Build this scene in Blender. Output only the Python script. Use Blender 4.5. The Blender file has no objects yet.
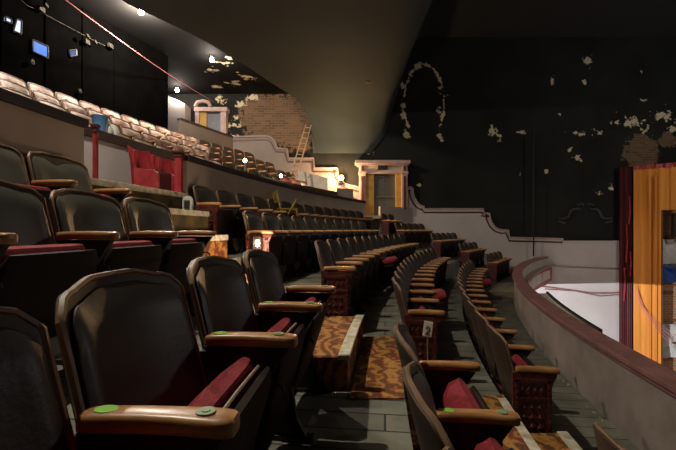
import bpy, math, random
from mathutils import Vector, Matrix
random.seed(7)
PI = math.pi
F = 390.0; CXP = 338.0; HZ = 229.5; EYE = 0.96
sc = bpy.context.scene
COL = sc.collection

# ------------------------------------------------------------------ plan: concentric rows
CX, CY = 25.06, -0.7
def ringx(x0, d):
    R = CX - x0
    return CX - math.sqrt(R*R - (d-CY)**2)
def solve(x0, px):
    k = (px-CXP)/F
    lo, hi = 0.2, 16.0
    f = lambda d: ringx(x0, d) - k*d
    if k < 0:
        for _ in range(60):
            m = (lo+hi)/2
            if f(m) < 0: lo = m
            else: hi = m
    return ringx(x0, lo), lo
def wallpt(px, y, d=14.5):
    return ((px-CXP)/F*d, EYE + (HZ-y)/F*d)

# ------------------------------------------------------------------ materials
M = {}
def nn(t, k, **kw):
    n = t.nodes.new(k)
    for a, v in kw.items(): setattr(n, a, v)
    return n
def newmat(name):
    m = bpy.data.materials.new(name); m.use_nodes = True
    t = m.node_tree; b = t.nodes['Principled BSDF']
    return m, t, b
def mat(name, c, rough=.6, var=.25, scale=8, metal=0, bump=0.0, bscale=60, c2=None, stretch=(1,1,1), spec=None, coat=0):
    m, t, b = newmat(name); L = t.links.new
    tc = nn(t, 'ShaderNodeTexCoord'); mp = nn(t, 'ShaderNodeMapping'); mp.inputs['Scale'].default_value = stretch
    L(tc.outputs['Object'], mp.inputs[0])
    nz = nn(t, 'ShaderNodeTexNoise'); nz.inputs['Scale'].default_value = scale; nz.inputs['Detail'].default_value = 6
    L(mp.outputs[0], nz.inputs[0])
    r = nn(t, 'ShaderNodeValToRGB')
    c2 = c2 or tuple(x*(1-var) for x in c)
    r.color_ramp.elements[0].position = .35; r.color_ramp.elements[1].position = .65
    r.color_ramp.elements[0].color = (*c2, 1); r.color_ramp.elements[1].color = (*c, 1)
    L(nz.outputs[0], r.inputs[0]); L(r.outputs[0], b.inputs['Base Color'])
    b.inputs['Roughness'].default_value = rough; b.inputs['Metallic'].default_value = metal
    if spec is not None: b.inputs['Specular IOR Level'].default_value = spec
    if coat: b.inputs['Coat Weight'].default_value = coat; b.inputs['Coat Roughness'].default_value = .25
    if bump:
        n2 = nn(t, 'ShaderNodeTexNoise'); n2.inputs['Scale'].default_value = bscale; n2.inputs['Detail'].default_value = 4
        L(mp.outputs[0], n2.inputs[0])
        bp = nn(t, 'ShaderNodeBump'); bp.inputs['Strength'].default_value = bump; bp.inputs['Distance'].default_value = .01
        L(n2.outputs[0], bp.inputs['Height']); L(bp.outputs[0], b.inputs['Normal'])
    M[name] = m; return m
def emis(name, c, s, base=(.1,.1,.1)):
    m, t, b = newmat(name)
    tc = nn(t, 'ShaderNodeTexCoord'); nz = nn(t, 'ShaderNodeTexNoise'); nz.inputs['Scale'].default_value = 3
    t.links.new(tc.outputs['Object'], nz.inputs[0])
    r = nn(t, 'ShaderNodeValToRGB'); r.color_ramp.elements[0].color = (*[x*.85 for x in c], 1); r.color_ramp.elements[1].color = (*c, 1)
    t.links.new(nz.outputs[0], r.inputs[0]); t.links.new(r.outputs[0], b.inputs['Emission Color'])
    b.inputs['Base Color'].default_value = (*base, 1)
    b.inputs['Emission Strength'].default_value = s; b.inputs['Specular IOR Level'].default_value = .05
    M[name] = m; return m

mat('leather', (.050,.038,.030), .45, .35, 5, bump=.08, bscale=90)
mat('leather_green', (.105,.098,.075), .42, .35, 5, bump=.08, bscale=90)
mat('shell', (.075,.045,.028), .55, .4, 4, stretch=(1,1,4))
mat('rim', (.30,.175,.10), .5, .5, 9, bump=.2, bscale=40)
mat('arm_wood', (.60,.31,.12), .35, .5, 7, stretch=(1,6,6), coat=.15, c2=(.36,.16,.055))
mat('iron', (.022,.017,.015), .5, .3, 12, bump=.3, bscale=50)
mat('carved_red', (.13,.028,.02), .45, .6, 30, bump=.8, bscale=45)
mat('velvet', (.33,.022,.03), .85, .35, 40, bump=.4, bscale=200)
mat('piping', (.35,.25,.17), .6, .2, 20)
mat('seat_pan', (.032,.016,.011), .75, .4, 5, spec=.2)
mat('upper_fabric', (.55,.42,.35), .7, .3, 9, c2=(.45,.30,.25), bump=.3)
mat('upper_pan', (.42,.30,.24), .6, .4, 6)
mat('upper_red', (.45,.08,.07), .7, .3, 9)
mat('parapet', (.62,.49,.385), .75, .18, 1.5, bump=.15, bscale=25)
mat('parapet_dark', (.17,.135,.11), .75, .2, 1.5)
mat('cap_brown', (.06,.035,.028), .5, .4, 6)
mat('rail_grey', (.30,.25,.22), .8, .3, 2.3, bump=.2, bscale=20, c2=(.19,.155,.135))
mat('rail_cap', (.30,.145,.135), .45, .35, 5, coat=.15)
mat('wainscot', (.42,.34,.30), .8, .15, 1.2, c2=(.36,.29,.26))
mat('lower_wall', (.62,.57,.55), .85, .12, .8, c2=(.54,.48,.46))
mat('maroon', (.10,.02,.02), .5, .3, 10)
mat('trim_pink', (.50,.36,.32), .7, .2, 6)
mat('cream', (.72,.66,.55), .7, .15, 5)
mat('red_paint', (.45,.045,.045), .45, .3, 8, c2=(.30,.02,.03))
mat('dark_red', (.10,.008,.012), .6, .3, 8)
mat('yellow_paint', (.55,.32,.07), .6, .25, 5)
mat('door_grey', (.13,.125,.115), .55, .2, 5)
mat('door_blue', (.17,.19,.22), .55, .2, 5)
mat('black_wall', (.0022,.0021,.002), 1.0, .3, 3, spec=.0)
mat('black_metal', (.01,.01,.01), .45, .2, 9)
mat('steel', (.45,.43,.40), .35, .2, 12, metal=.8)
mat('white_paint', (.75,.72,.66), .5, .12, 10)
mat('nosing', (.85,.78,.62), .5, .5, 18, c2=(.55,.46,.32))
mat('sticker', (.35,.75,.10), .5, .15, 30)
mat('disc_green', (.30,.42,.22), .5, .3, 60)
mat('ladder_wood', (.60,.42,.24), .5, .3, 9)
mat('chair_yellow', (.42,.27,.04), .5, .3, 9)
mat('bucket_blue', (.10,.28,.55), .4, .2, 6)
mat('bag_white', (.75,.72,.68), .7, .15, 8)
mat('tarp_blue', (.05,.14,.55), .5, .3, 5)
mat('sheet_white', (.80,.78,.74), .7, .25, 3, bump=.6, bscale=6)
mat('scaffold', (.22,.10,.04), .6, .3, 9)
mat('cable_red', (.75,.25,.25), .5, .1, 9)
mat('fixture_dark', (.045,.04,.03), .7, .2, 9, spec=.1); mat('cable_white', (.07,.06,.04), .5, .1, 9)
mat('paper', (.88,.84,.72), .6, .1, 12)
mat('ink', (.03,.03,.03), .6, .1, 12)
mat('debris', (.65,.55,.40), .7, .4, 12)
mat('sill', (.50,.42,.35), .6, .2, 5)
emis('bulb', (1.0,.93,.82), 60)
emis('bulb_small', (1.0,.82,.55), 25)
emis('bulb_warm', (1.0,.62,.25), 40)
emis('port_white', (.6,.7,1.0), 1.6, base=(.004,.004,.005))
emis('port_blue', (.07,.28,1.0), 1.0, base=(.004,.004,.005))
emis('port_dim', (.03,.2,.9), .4, base=(.004,.004,.005))

def m_ceiling():
    m, t, b = newmat('ceiling_green'); L = t.links.new
    tc = nn(t,'ShaderNodeTexCoord'); nz = nn(t,'ShaderNodeTexNoise'); nz.inputs['Scale'].default_value=.35; nz.inputs['Detail'].default_value=8
    L(tc.outputs['Object'], nz.inputs[0]); r = nn(t,'ShaderNodeValToRGB')
    r.color_ramp.elements[0].color=(.028,.039,.038,1); r.color_ramp.elements[1].color=(.050,.066,.063,1)
    r.color_ramp.elements[0].position=.3; r.color_ramp.elements[1].position=.7
    L(nz.outputs[0], r.inputs[0]); b.inputs['Roughness'].default_value=.8
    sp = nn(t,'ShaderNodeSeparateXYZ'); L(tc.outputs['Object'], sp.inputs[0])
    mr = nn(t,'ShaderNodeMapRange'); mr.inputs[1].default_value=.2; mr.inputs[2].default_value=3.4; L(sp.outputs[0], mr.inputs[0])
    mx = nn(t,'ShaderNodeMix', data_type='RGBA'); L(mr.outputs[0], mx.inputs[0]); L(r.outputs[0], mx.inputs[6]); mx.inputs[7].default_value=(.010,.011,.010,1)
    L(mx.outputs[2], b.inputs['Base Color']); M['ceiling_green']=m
m_ceiling()

def m_floor():
    m, t, b = newmat('floor_boards'); L = t.links.new
    tc = nn(t,'ShaderNodeTexCoord'); br = nn(t,'ShaderNodeTexBrick')
    br.inputs['Scale'].default_value=1; br.inputs['Brick Width'].default_value=4.7; br.inputs['Row Height'].default_value=.17
    br.inputs['Mortar Size'].default_value=.006; br.inputs['Mortar Smooth'].default_value=.1
    br.inputs['Color1'].default_value=(.25,.245,.195,1); br.inputs['Color2'].default_value=(.185,.185,.15,1); br.inputs['Mortar'].default_value=(.035,.035,.03,1)
    mp = nn(t,'ShaderNodeMapping'); mp.inputs['Rotation'].default_value=(0,0,.12)
    L(tc.outputs['Object'], mp.inputs[0]); L(mp.outputs[0], br.inputs[0])
    nz = nn(t,'ShaderNodeTexNoise'); nz.inputs['Scale'].default_value=5; nz.inputs['Detail'].default_value=8
    L(tc.outputs['Object'], nz.inputs[0])
    mx = nn(t,'ShaderNodeMix', data_type='RGBA', blend_type='MULTIPLY'); mx.inputs[0].default_value=.7
    r = nn(t,'ShaderNodeValToRGB'); r.color_ramp.elements[0].color=(.45,.45,.42,1); r.color_ramp.elements[1].color=(1.2,1.2,1.15,1)
    r.color_ramp.elements[0].position=.3; r.color_ramp.elements[1].position=.7
    L(nz.outputs[0], r.inputs[0]); L(br.outputs[0], mx.inputs[6]); L(r.outputs[0], mx.inputs[7]); L(mx.outputs[2], b.inputs['Base Color'])
    b.inputs['Roughness'].default_value=.6; M['floor_boards']=m
m_floor()

def m_carpet():
    m, t, b = newmat('carpet'); L = t.links.new
    tc = nn(t,'ShaderNodeTexCoord')
    wv = nn(t,'ShaderNodeTexWave'); wv.inputs['Scale'].default_value=2.2; wv.inputs['Distortion'].default_value=26; wv.inputs['Detail'].default_value=5; wv.inputs['Detail Scale'].default_value=.8; wv.inputs['Detail Roughness'].default_value=.65
    L(tc.outputs['Object'], wv.inputs[0])
    vo = nn(t,'ShaderNodeTexVoronoi'); vo.inputs['Scale'].default_value=7; L(tc.outputs['Object'], vo.inputs[0])
    r = nn(t,'ShaderNodeValToRGB'); e = r.color_ramp.elements
    e[0].color=(.06,.018,.010,1); e[0].position=.15; e[1].color=(.58,.21,.03,1); e[1].position=.75
    x = e.new(.42); x.color=(.22,.06,.016,1); x = e.new(.95); x.color=(.60,.36,.08,1)
    L(wv.outputs[0], r.inputs[0])
    mx = nn(t,'ShaderNodeMix', data_type='RGBA', blend_type='MIX'); mx.inputs[0].default_value=.45
    r2 = nn(t,'ShaderNodeValToRGB'); r2.color_ramp.elements[0].color=(.34,.06,.02,1); r2.color_ramp.elements[1].color=(.20,.12,.03,1)
    L(vo.outputs[1], r2.inputs[0]); L(r.outputs[0], mx.inputs[6]); L(r2.outputs[0], mx.inputs[7]); L(mx.outputs[2], b.inputs['Base Color'])
    b.inputs['Roughness'].default_value=.9; M['carpet']=m
m_carpet()

mat('carpet_dark', (.20,.13,.055), .9, .5, 7, c2=(.075,.06,.03))  # darker greenish brown carpet for the two upper steps
def m_curtain():
    m, t, b = newmat('curtain_orange'); L = t.links.new
    tc = nn(t,'ShaderNodeTexCoord'); mp = nn(t,'ShaderNodeMapping'); mp.inputs['Scale'].default_value=(6,6,.25)
    nz = nn(t,'ShaderNodeTexNoise'); nz.inputs['Scale'].default_value=1; nz.inputs['Detail'].default_value=5
    L(tc.outputs['Object'], mp.inputs[0]); L(mp.outputs[0], nz.inputs[0])
    r = nn(t,'ShaderNodeValToRGB'); r.color_ramp.elements[0].color=(.58,.20,.022,1); r.color_ramp.elements[1].color=(.80,.33,.055,1)
    r.color_ramp.elements[0].position=.3; r.color_ramp.elements[1].position=.7
    L(nz.outputs[0], r.inputs[0]); L(r.outputs[0], b.inputs['Base Color']); b.inputs['Roughness'].default_value=.8
    M['curtain_orange']=m
m_curtain()

def brick_nodes(t, vec, c1, c2, mo, sx=1.0):
    br = nn(t,'ShaderNodeTexBrick'); br.inputs['Scale'].default_value=1
    br.inputs['Brick Width'].default_value=.26*sx; br.inputs['Row Height'].default_value=.09*sx; br.inputs['Mortar Size'].default_value=.012
    br.inputs['Color1'].default_value=(*c1,1); br.inputs['Color2'].default_value=(*c2,1); br.inputs['Mortar'].default_value=(*mo,1)
    t.links.new(vec, br.inputs[0]); return br.outputs[0]
def m_brick(name, c1, c2, mo):
    m, t, b = newmat(name); tc = nn(t,'ShaderNodeTexCoord'); mp = nn(t,'ShaderNodeMapping'); mp.inputs['Rotation'].default_value=(PI/2,0,0)
    t.links.new(tc.outputs['Object'], mp.inputs[0])
    t.links.new(brick_nodes(t, mp.outputs[0], c1, c2, mo), b.inputs['Base Color']); b.inputs['Roughness'].default_value=.9; M[name]=m
m_brick('brick_orange', (.55,.24,.10), (.42,.17,.08), (.5,.4,.3))

def m_peel(name, base, blobs, rings, bricks, generic=.0, gscale=1.2, axes=(0,2)):
    """black paint, with flaked plaster where the blobs are and bare brick where the brick blobs are"""
    m, t, b = newmat(name); L = t.links.new
    tc = nn(t,'ShaderNodeTexCoord'); sep = nn(t,'ShaderNodeSeparateXYZ'); L(tc.outputs['Object'], sep.inputs[0])
    U, V = sep.outputs[axes[0]], sep.outputs[axes[1]]
    def mth(op, a, c=None, clamp=False):
        n = nn(t,'ShaderNodeMath', operation=op); n.use_clamp = clamp
        for i, v in enumerate((a, c)):
            if v is None: continue
            if isinstance(v, (int, float)): n.inputs[i].default_value = v
            else: L(v, n.inputs[i])
        return n.outputs[0]
    def ell(cx, cz, rx, rz):
        a = mth('DIVIDE', mth('SUBTRACT', U, cx), rx); c = mth('DIVIDE', mth('SUBTRACT', V, cz), rz)
        return mth('SQRT', mth('ADD', mth('MULTIPLY', a, a), mth('MULTIPLY', c, c)))
    nz = nn(t,'ShaderNodeTexNoise'); nz.inputs['Scale'].default_value=4.2; nz.inputs['Detail'].default_value=10; nz.inputs['Roughness'].default_value=.68
    L(tc.outputs['Object'], nz.inputs[0])
    noise = mth('SUBTRACT', nz.outputs[0], .5)
    acc = None
    for (cx, cz, rx, rz) in blobs:
        v = mth('SUBTRACT', 1.0, ell(cx, cz, rx, rz)); acc = v if acc is None else mth('MAXIMUM', acc, v)
    for (cx, cz, rx, rz, w) in rings:
        v = mth('SUBTRACT', w, mth('ABSOLUTE', mth('SUBTRACT', ell(cx, cz, rx, rz), 1.0)))
        v = mth('MULTIPLY', v, 9.0)
        v = mth('MINIMUM', v, mth('MULTIPLY', mth('SUBTRACT', V, cz-.78*rz), 3.0))
        acc = v if acc is None else mth('MAXIMUM', acc, v)
    acc = mth('MAXIMUM', acc if acc is not None else -1.0, -1.0)
    f = mth('ADD', acc, mth('MULTIPLY', noise, 5.0)); f = mth('SUBTRACT', f, .62); f = mth('MULTIPLY', f, 12.0, True)
    if generic:
        n2 = nn(t,'ShaderNodeTexNoise'); n2.inputs['Scale'].default_value=gscale; n2.inputs['Detail'].default_value=10; n2.inputs['Roughness'].default_value=.6
        L(tc.outputs['Object'], n2.inputs[0]); g = mth('MULTIPLY', mth('SUBTRACT', n2.outputs[0], generic), 60.0, True)
        f = mth('MAXIMUM', f, g)
    n3 = nn(t,'ShaderNodeTexNoise'); n3.inputs['Scale'].default_value=.8; n3.inputs['Detail'].default_value=6; L(tc.outputs['Object'], n3.inputs[0])
    r = nn(t,'ShaderNodeValToRGB'); r.color_ramp.elements[0].color=(*[c*.6 for c in base],1); r.color_ramp.elements[1].color=(*base,1)
    r.color_ramp.elements[0].position=.3; r.color_ramp.elements[1].position=.7
    L(n3.outputs[0], r.inputs[0]); colr = r.outputs[0]
    if bricks:
        bacc = None
        for (cx, cz, rx, rz) in bricks:
            v = mth('SUBTRACT', 1.0, ell(cx, cz, rx, rz)); bacc = v if bacc is None else mth('MAXIMUM', bacc, v)
        bf = mth('MULTIPLY', mth('ADD', bacc, mth('MULTIPLY', noise, 2.0)), 10.0, True)
        mp = nn(t,'ShaderNodeMapping'); mp.inputs['Rotation'].default_value=(PI/2,0,0); L(tc.outputs['Object'], mp.inputs[0])
        bc = brick_nodes(t, mp.outputs[0], (.20,.12,.07), (.12,.075,.045), (.19,.14,.09))
        mx = nn(t,'ShaderNodeMix', data_type='RGBA'); L(bf, mx.inputs[0]); L(colr, mx.inputs[6]); L(bc, mx.inputs[7]); colr = mx.outputs[2]
    mx = nn(t,'ShaderNodeMix', data_type='RGBA'); L(f, mx.inputs[0]); L(colr, mx.inputs[6]); mx.inputs[7].default_value=(.66,.57,.38,1)
    L(mx.outputs[2], b.inputs['Base Color']); b.inputs['Roughness'].default_value=.85; b.inputs['Specular IOR Level'].default_value=.15
    M[name]=m
def PB(px, y, rx, ry):
    x, z = wallpt(px, y); s = 14.5/F
    return (x, z, rx*s, ry*s)
peel_blobs = [PB(*a) for a in [(493,131,8,10),(500,136,5,7),(522,133,6,4),(575,133,13,4),(600,132,11,4),(577,158,8,5),(570,150,5,5),(598,191,5,4),(612,188,3,6),
    (630,122,22,9),(662,116,16,10),(673,128,8,9),(403,85,3,9),(403,110,3,18),(441,90,4,10),(440,112,4,8),(645,130,8,5),(588,60,6,9),(642,71,4,5),(552,80,3,8),(584,82,3,4),(420,185,6,2),(408,134,7,8),(441,138,5,8),(645,100,6,3),(445,95,4,6),(560,115,3,3),
    (232,125,12,10),(240,103,10,7),(252,96,10,5),(222,100,9,6),(236,138,8,5),(372,152,6,6),(262,140,7,4),(340,140,4,3),(520,175,5,4),(545,172,4,3)]]
peel_rings = [(*PB(424,103,20,39), .11)]
peel_bricks = [PB(*a) for a in [(280,122,38,30),(262,112,25,20),(300,138,14,14),(641,152,18,18),(668,140,10,8)]]
m_peel('side_wall_paint', (.024,.026,.023), peel_blobs, peel_rings, peel_bricks)
m_peel('rear_ceiling_paint', (.0035,.0033,.003), [(-3.4,11.8,.35,.25),(-4.0,12.3,.3,.3),(-3.0,12.9,.3,.5),(-3.6,13.4,.4,.4),(-4.3,13.8,.3,.3),(-3.2,11.5,.15,.25)], [], [], axes=(0,1))

# ------------------------------------------------------------------ mesh builder
class MB:
    def __init__(s): s.v=[]; s.f=[]; s.m=[]; s.mi=0
    def add(s, vs, fs):
        o = len(s.v); s.v += [tuple(p) for p in vs]; s.f += [tuple(o+i for i in f) for f in fs]; s.m += [s.mi]*len(fs); return s
    def box(s, c, d, rot=None):
        hx, hy, hz = d[0]/2, d[1]/2, d[2]/2
        vs = [Vector((a*hx, b*hy, e*hz)) for a in (-1,1) for b in (-1,1) for e in (-1,1)]
        if rot is not None: vs = [rot @ v for v in vs]
        vs = [v+Vector(c) for v in vs]
        return s.add(vs, [(0,1,3,2),(4,6,7,5),(0,4,5,1),(2,3,7,6),(0,2,6,4),(1,5,7,3)])
    def loft(s, rings, cap=True, closed=True):
        n = len(rings[0]); o = len(s.v); fs = []
        vs = [p for r in rings for p in r]
        for i in range(len(rings)-1):
            for j in range(n if closed else n-1):
                k = (j+1) % n
                fs.append((i*n+j, i*n+k, (i+1)*n+k, (i+1)*n+j))
        if cap: fs.append(tuple(reversed(range(n)))); fs.append(tuple((len(rings)-1)*n+j for j in range(n)))
        return s.add(vs, fs)
    def tube(s, pts, r, n=8, cap=True):
        pts = [Vector(p) for p in pts]; rings = []
        rr = r if isinstance(r, (list, tuple)) else [r]*len(pts)
        up = Vector((0,0,1))
        for i, p in enumerate(pts):
            t = (pts[min(i+1,len(pts)-1)] - pts[max(i-1,0)]).normalized()
            a = t.cross(up)
            if a.length < 1e-3: a = t.cross(Vector((0,1,0)))
            a.normalize(); b = t.cross(a).normalized()
            rings.append([p + (a*math.cos(2*PI*j/n) + b*math.sin(2*PI*j/n))*rr[i] for j in range(n)])
        return s.loft(rings, cap)
    def lathe(s, prof, c=(0,0,0), n=16):
        rings = [[(c[0]+r*math.cos(2*PI*j/n), c[1]+r*math.sin(2*PI*j/n), c[2]+z) for j in range(n)] for r, z in prof]
        return s.loft(rings, True)
    def prism(s, poly, fn0, fn1):
        """poly of 2D points extruded between two maps to 3D"""
        n = len(poly); vs = [fn0(*p) for p in poly] + [fn1(*p) for p in poly]
        fs = [tuple(range(n)), tuple(reversed(range(n, 2*n)))] + [(i, i+n, (i+1)%n+n, (i+1)%n) for i in range(n)]
        return s.add(vs, fs)
    def mesh(s, name, mats, smooth=False, bevel=0):
        assert all(i < len(s.v) for f in s.f for i in f), name
        assert all(len(set(f))==len(f) for f in s.f), name
        me = bpy.data.meshes.new(name); me.from_pydata([tuple(v) for v in s.v], [], s.f)
        for m in (mats if isinstance(mats, (list, tuple)) else [mats]): me.materials.append(M[m])
        for p, i in zip(me.polygons, s.m): p.material_index = i
        import bmesh
        bm = bmesh.new(); bm.from_mesh(me); bmesh.ops.recalc_face_normals(bm, faces=bm.faces)
        if bevel:
            bmesh.ops.bevel(bm, geom=[e for e in bm.edges if e.is_manifold and e.calc_face_angle(0) > .6], offset=bevel, segments=2, affect='EDGES', profile=.6)
        bm.to_mesh(me); bm.free()
        if smooth:
            for p in me.polygons: p.use_smooth = True
            try: me.set_sharp_from_angle(angle=math.radians(40))
            except Exception: pass
        me.update(); return me
    def build(s, name, mats, parent=None, smooth=False, bevel=0, loc=None, rot=None):
        return link(name, s.mesh(name, mats, smooth, bevel), parent, loc, rot)
def link(name, me, parent=None, loc=None, rot=None):
    o = bpy.data.objects.new(name, me); COL.objects.link(o)
    if parent is not None: o.parent = parent
    if loc: o.location = loc
    if rot: o.rotation_euler = rot
    return o
def tag(o, label, cat, group=None, kind=None):
    o['label'] = label; o['category'] = cat
    if group: o['group'] = group
    if kind: o['kind'] = kind
    return o
def thing(name, label, cat, loc=(0,0,0), rotz=0, group=None):
    o = bpy.data.objects.new(name, None); COL.objects.link(o); o.location = loc; o.rotation_euler = (0,0,rotz)
    o.empty_display_size = .1
    return tag(o, label, cat, group)
def struct(o, label=None):
    o['kind'] = 'structure'
    if label: o['label'] = label
    return o
def ringbox(mb, xa, xb, d0, d1, z0, z1, step=.3):
    """solid between ring xa and ring xb, from depth d0 to d1, z0 to z1; z may be functions of d"""
    n = max(2, int((d1-d0)/step)+1); rings = []
    g = lambda z, d: z(d) if callable(z) else z
    for i in range(n+1):
        d = d0+(d1-d0)*i/n; a = ringx(xa, d); b = ringx(xb, d)
        rings.append([(a,d,g(z0,d)),(b,d,g(z0,d)),(b,d,g(z1,d)),(a,d,g(z1,d))])
    return mb.loft(rings)

# ------------------------------------------------------------------ theatre chair meshes
def zt(s, W=.245):
    # camel-backed top: raised middle, lower shoulders, rounded corners
    a = abs(s)
    u = min(1, max(0, (a-.28)/.5)); mid = 1-u*u*(3-2*u)
    z = .826 + .021*mid
    if a > .74: z -= .046*((a-.74)/.26)**2.6
    return z
def back_x(s, z):
    lean = -.075 - .125*((z-.36)/.5)
    return lean - .050*(1-s*s)      # concave towards the sitter
def backslab(x_front, thick, inset, zb, bulge=0, ns=34, nz=12, sag=0):
    mb = MB(); fr=[]; bk=[]
    for j in range(nz+1):
        for i in range(ns+1):
            s = -1+2*i/ns; t = j/nz
            top = zt(s)-inset - sag*math.exp(-((s-.05)/.42)**2); z = zb + (top-zb)*t
            hw = (.244 + .008*(1-t)) - inset*.5
            if t > .9: hw -= .004
            y = s*hw
            e = min(1, min(1-abs(s), t, 1-t)*6)
            xb = back_x(s, z)
            fr.append((xb + x_front + bulge*math.sin(e*PI/2), y, z)); bk.append((xb + x_front - thick, y, z))
    n = ns+1; N = len(fr); fs = []
    for j in range(nz):
        for i in range(ns):
            a = j*n+i; fs.append((a, a+1, a+n+1, a+n)); fs.append((N+a, N+a+n, N+a+n+1, N+a+1))
    per = [i for i in range(n)] + [j*n+ns for j in range(1, nz+1)] + [nz*n+i for i in range(ns-1, -1, -1)] + [j*n for j in range(nz-1, 0, -1)]
    for q in range(len(per)):
        a, b = per[q], per[(q+1)%len(per)]; fs.append((a, N+a, N+b, b))
    mb.add(fr+bk, fs); return mb
def m_upper():
    m, t, b = newmat('upper_fabric'); L = t.links.new
    tc = nn(t,'ShaderNodeTexCoord'); oi = nn(t,'ShaderNodeObjectInfo'); nz = nn(t,'ShaderNodeTexNoise', noise_dimensions='4D'); nz.inputs['Scale'].default_value=3.5; nz.inputs['Detail'].default_value=3
    ml = nn(t,'ShaderNodeMath', operation='MULTIPLY'); ml.inputs[1].default_value=40
    L(oi.outputs['Random'], ml.inputs[0]); L(ml.outputs[0], nz.inputs['W']); L(tc.outputs['Object'], nz.inputs[0])
    r = nn(t,'ShaderNodeValToRGB'); e = r.color_ramp.elements; e[0].color=(.16,.075,.05,1); e[0].position=.36; e[1].color=(.62,.50,.42,1); e[1].position=.60
    x = e.new(.47); x.color=(.36,.25,.20,1)
    L(nz.outputs[0], r.inputs[0]); L(r.outputs[0], b.inputs['Base Color']); b.inputs['Roughness'].default_value=.6; M['upper_fabric']=m
m_upper()
ME = {}
ME['back_shell'] = backslab(0, .022, 0, .28).mesh('back_shell', 'shell', smooth=True, bevel=.004)
for k, mm in (('pad','leather'),('pad_green','leather_green'),('pad_upper','upper_fabric'),('pad_red','upper_red')):
    ME[k] = backslab(.006, .008, .026, .39, bulge=.022).mesh('back_pad', mm, smooth=True)
ME['pad_torn'] = backslab(.006, .008, .026, .39, bulge=.022, sag=.055).mesh('back_pad', 'leather_green', smooth=True)
def rim_mesh():
    mb = MB(); pts = []
    for z in (.40,.5,.6,.7,.78): pts.append((back_x(-1,z)-.004, -.246-.006*(1-(z-.36)/.48), z))
    for i in range(0, 21):
        s = -.97+1.94*i/20; z = zt(s)-.002; pts.append((back_x(s,z)-.004, s*.245, z))
    for z in (.78,.7,.6,.5,.40): pts.append((back_x(1,z)-.004, .246+.006*(1-(z-.36)/.48), z))
    mb.tube(pts, .009, 6); return mb.mesh('rim', 'rim', smooth=True)
ME['rim'] = rim_mesh()
def seat_meshes():
    # in the seat's own frame: pivot at the origin, forward +x, down when lying flat
    def block(x0, x1, hw, z0, z1, rnd):
        mb = MB(); rings = []
        n = 8
        for i in range(n+1):
            t = i/n; x = x0+(x1-x0)*t
            e = math.sqrt(max(0, 1-((t-.85)/.15)**2)) if t > .85 else 1
            h = (z1-z0); zc = (z0+z1)/2
            ring = []
            m = 20
            for j in range(m):
                a = 2*PI*j/m; c, s_ = math.cos(a), math.sin(a)
                p = .35
                ring.append((x, hw*(.9+.1*e)*math.copysign(abs(c)**p, c), zc + h/2*(.35+.65*e)*math.copysign(abs(s_)**.6, s_)))
            rings.append(ring)
        mb.loft(rings); return mb
    return (block(-.18,.185,.236,-.01,.098,.02), block(-.18,.178,.236,-.055,.0,.02))
_c, _p = seat_meshes()
ME['cushion'] = _c.mesh('seat', 'velvet', smooth=True); ME['cushion_up'] = _c.mesh('seat', 'upper_fabric', smooth=True)
ME['pan'] = _p.mesh('seat_pan', 'seat_pan', smooth=True); ME['pan_up'] = _p.mesh('seat_pan', 'upper_pan', smooth=True)
def piping_mesh():
    mb = MB(); mb.tube([(-.17,-.222,.0),(.14,-.222,.0),(.178,-.19,.0),(.184,0,.0),(.178,.19,.0),(.14,.222,.0),(-.17,.222,.0)], .005, 6)
    return mb.mesh('piping', 'piping', smooth=True)
ME['piping'] = piping_mesh()
def arm_mesh(m):
    mb = MB(); rings = []
    xs = [(-.125,.55),(-.12,.8),(-.10,.9),(-.06,.92),(0,.9),(.06,.95),(.11,1.05),(.14,1.08),(.158,.98),(.168,.75),(.172,.4)]
    for x, w in xs:
        ring = []
        for j in range(16):
            a = 2*PI*j/16; c, s_ = math.cos(a), math.sin(a)
            ring.append((x, .030*w*math.copysign(abs(c)**.55, c), .603 + (.019*min(1, w+.15))*math.copysign(abs(s_)**.55, s_) + .006*math.sin((x+.15)*9)))
        rings.append(ring)
    mb.loft(rings); return mb.mesh('armrest', m, smooth=True)
ME['arm'] = arm_mesh('arm_wood')
def frame_mesh():
    mb = MB()
    mb.box((0,0,.012),(.26,.045,.024)); 
    mb.prism([(-.10,.02),(.10,.02),(.055,.10),(.03,.25),(.035,.42),(.11,.53),(.15,.585),(-.13,.585),(-.10,.50),(-.055,.40),(-.045,.25),(-.06,.10)],
             lambda x,z:(x,-.014,z), lambda x,z:(x,.014,z))
    mb.lathe([(.0,-.02),(.03,-.02),(.03,.02),(0,.02)], (0,0,0), 10) if False else None
    mb.box((-.12,0,.46),(.06,.03,.22))
    for k in range(9):
        a = k/8*PI*1.2; 
    pts = [( .10+.03*math.cos(a), 0, .44+.03*math.sin(a)) for a in [i*PI/5 for i in range(8)]]
    mb.tube(pts, .006, 5)
    return mb.mesh('leg', 'iron', smooth=False, bevel=.003)
ME['leg'] = frame_mesh()
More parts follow.
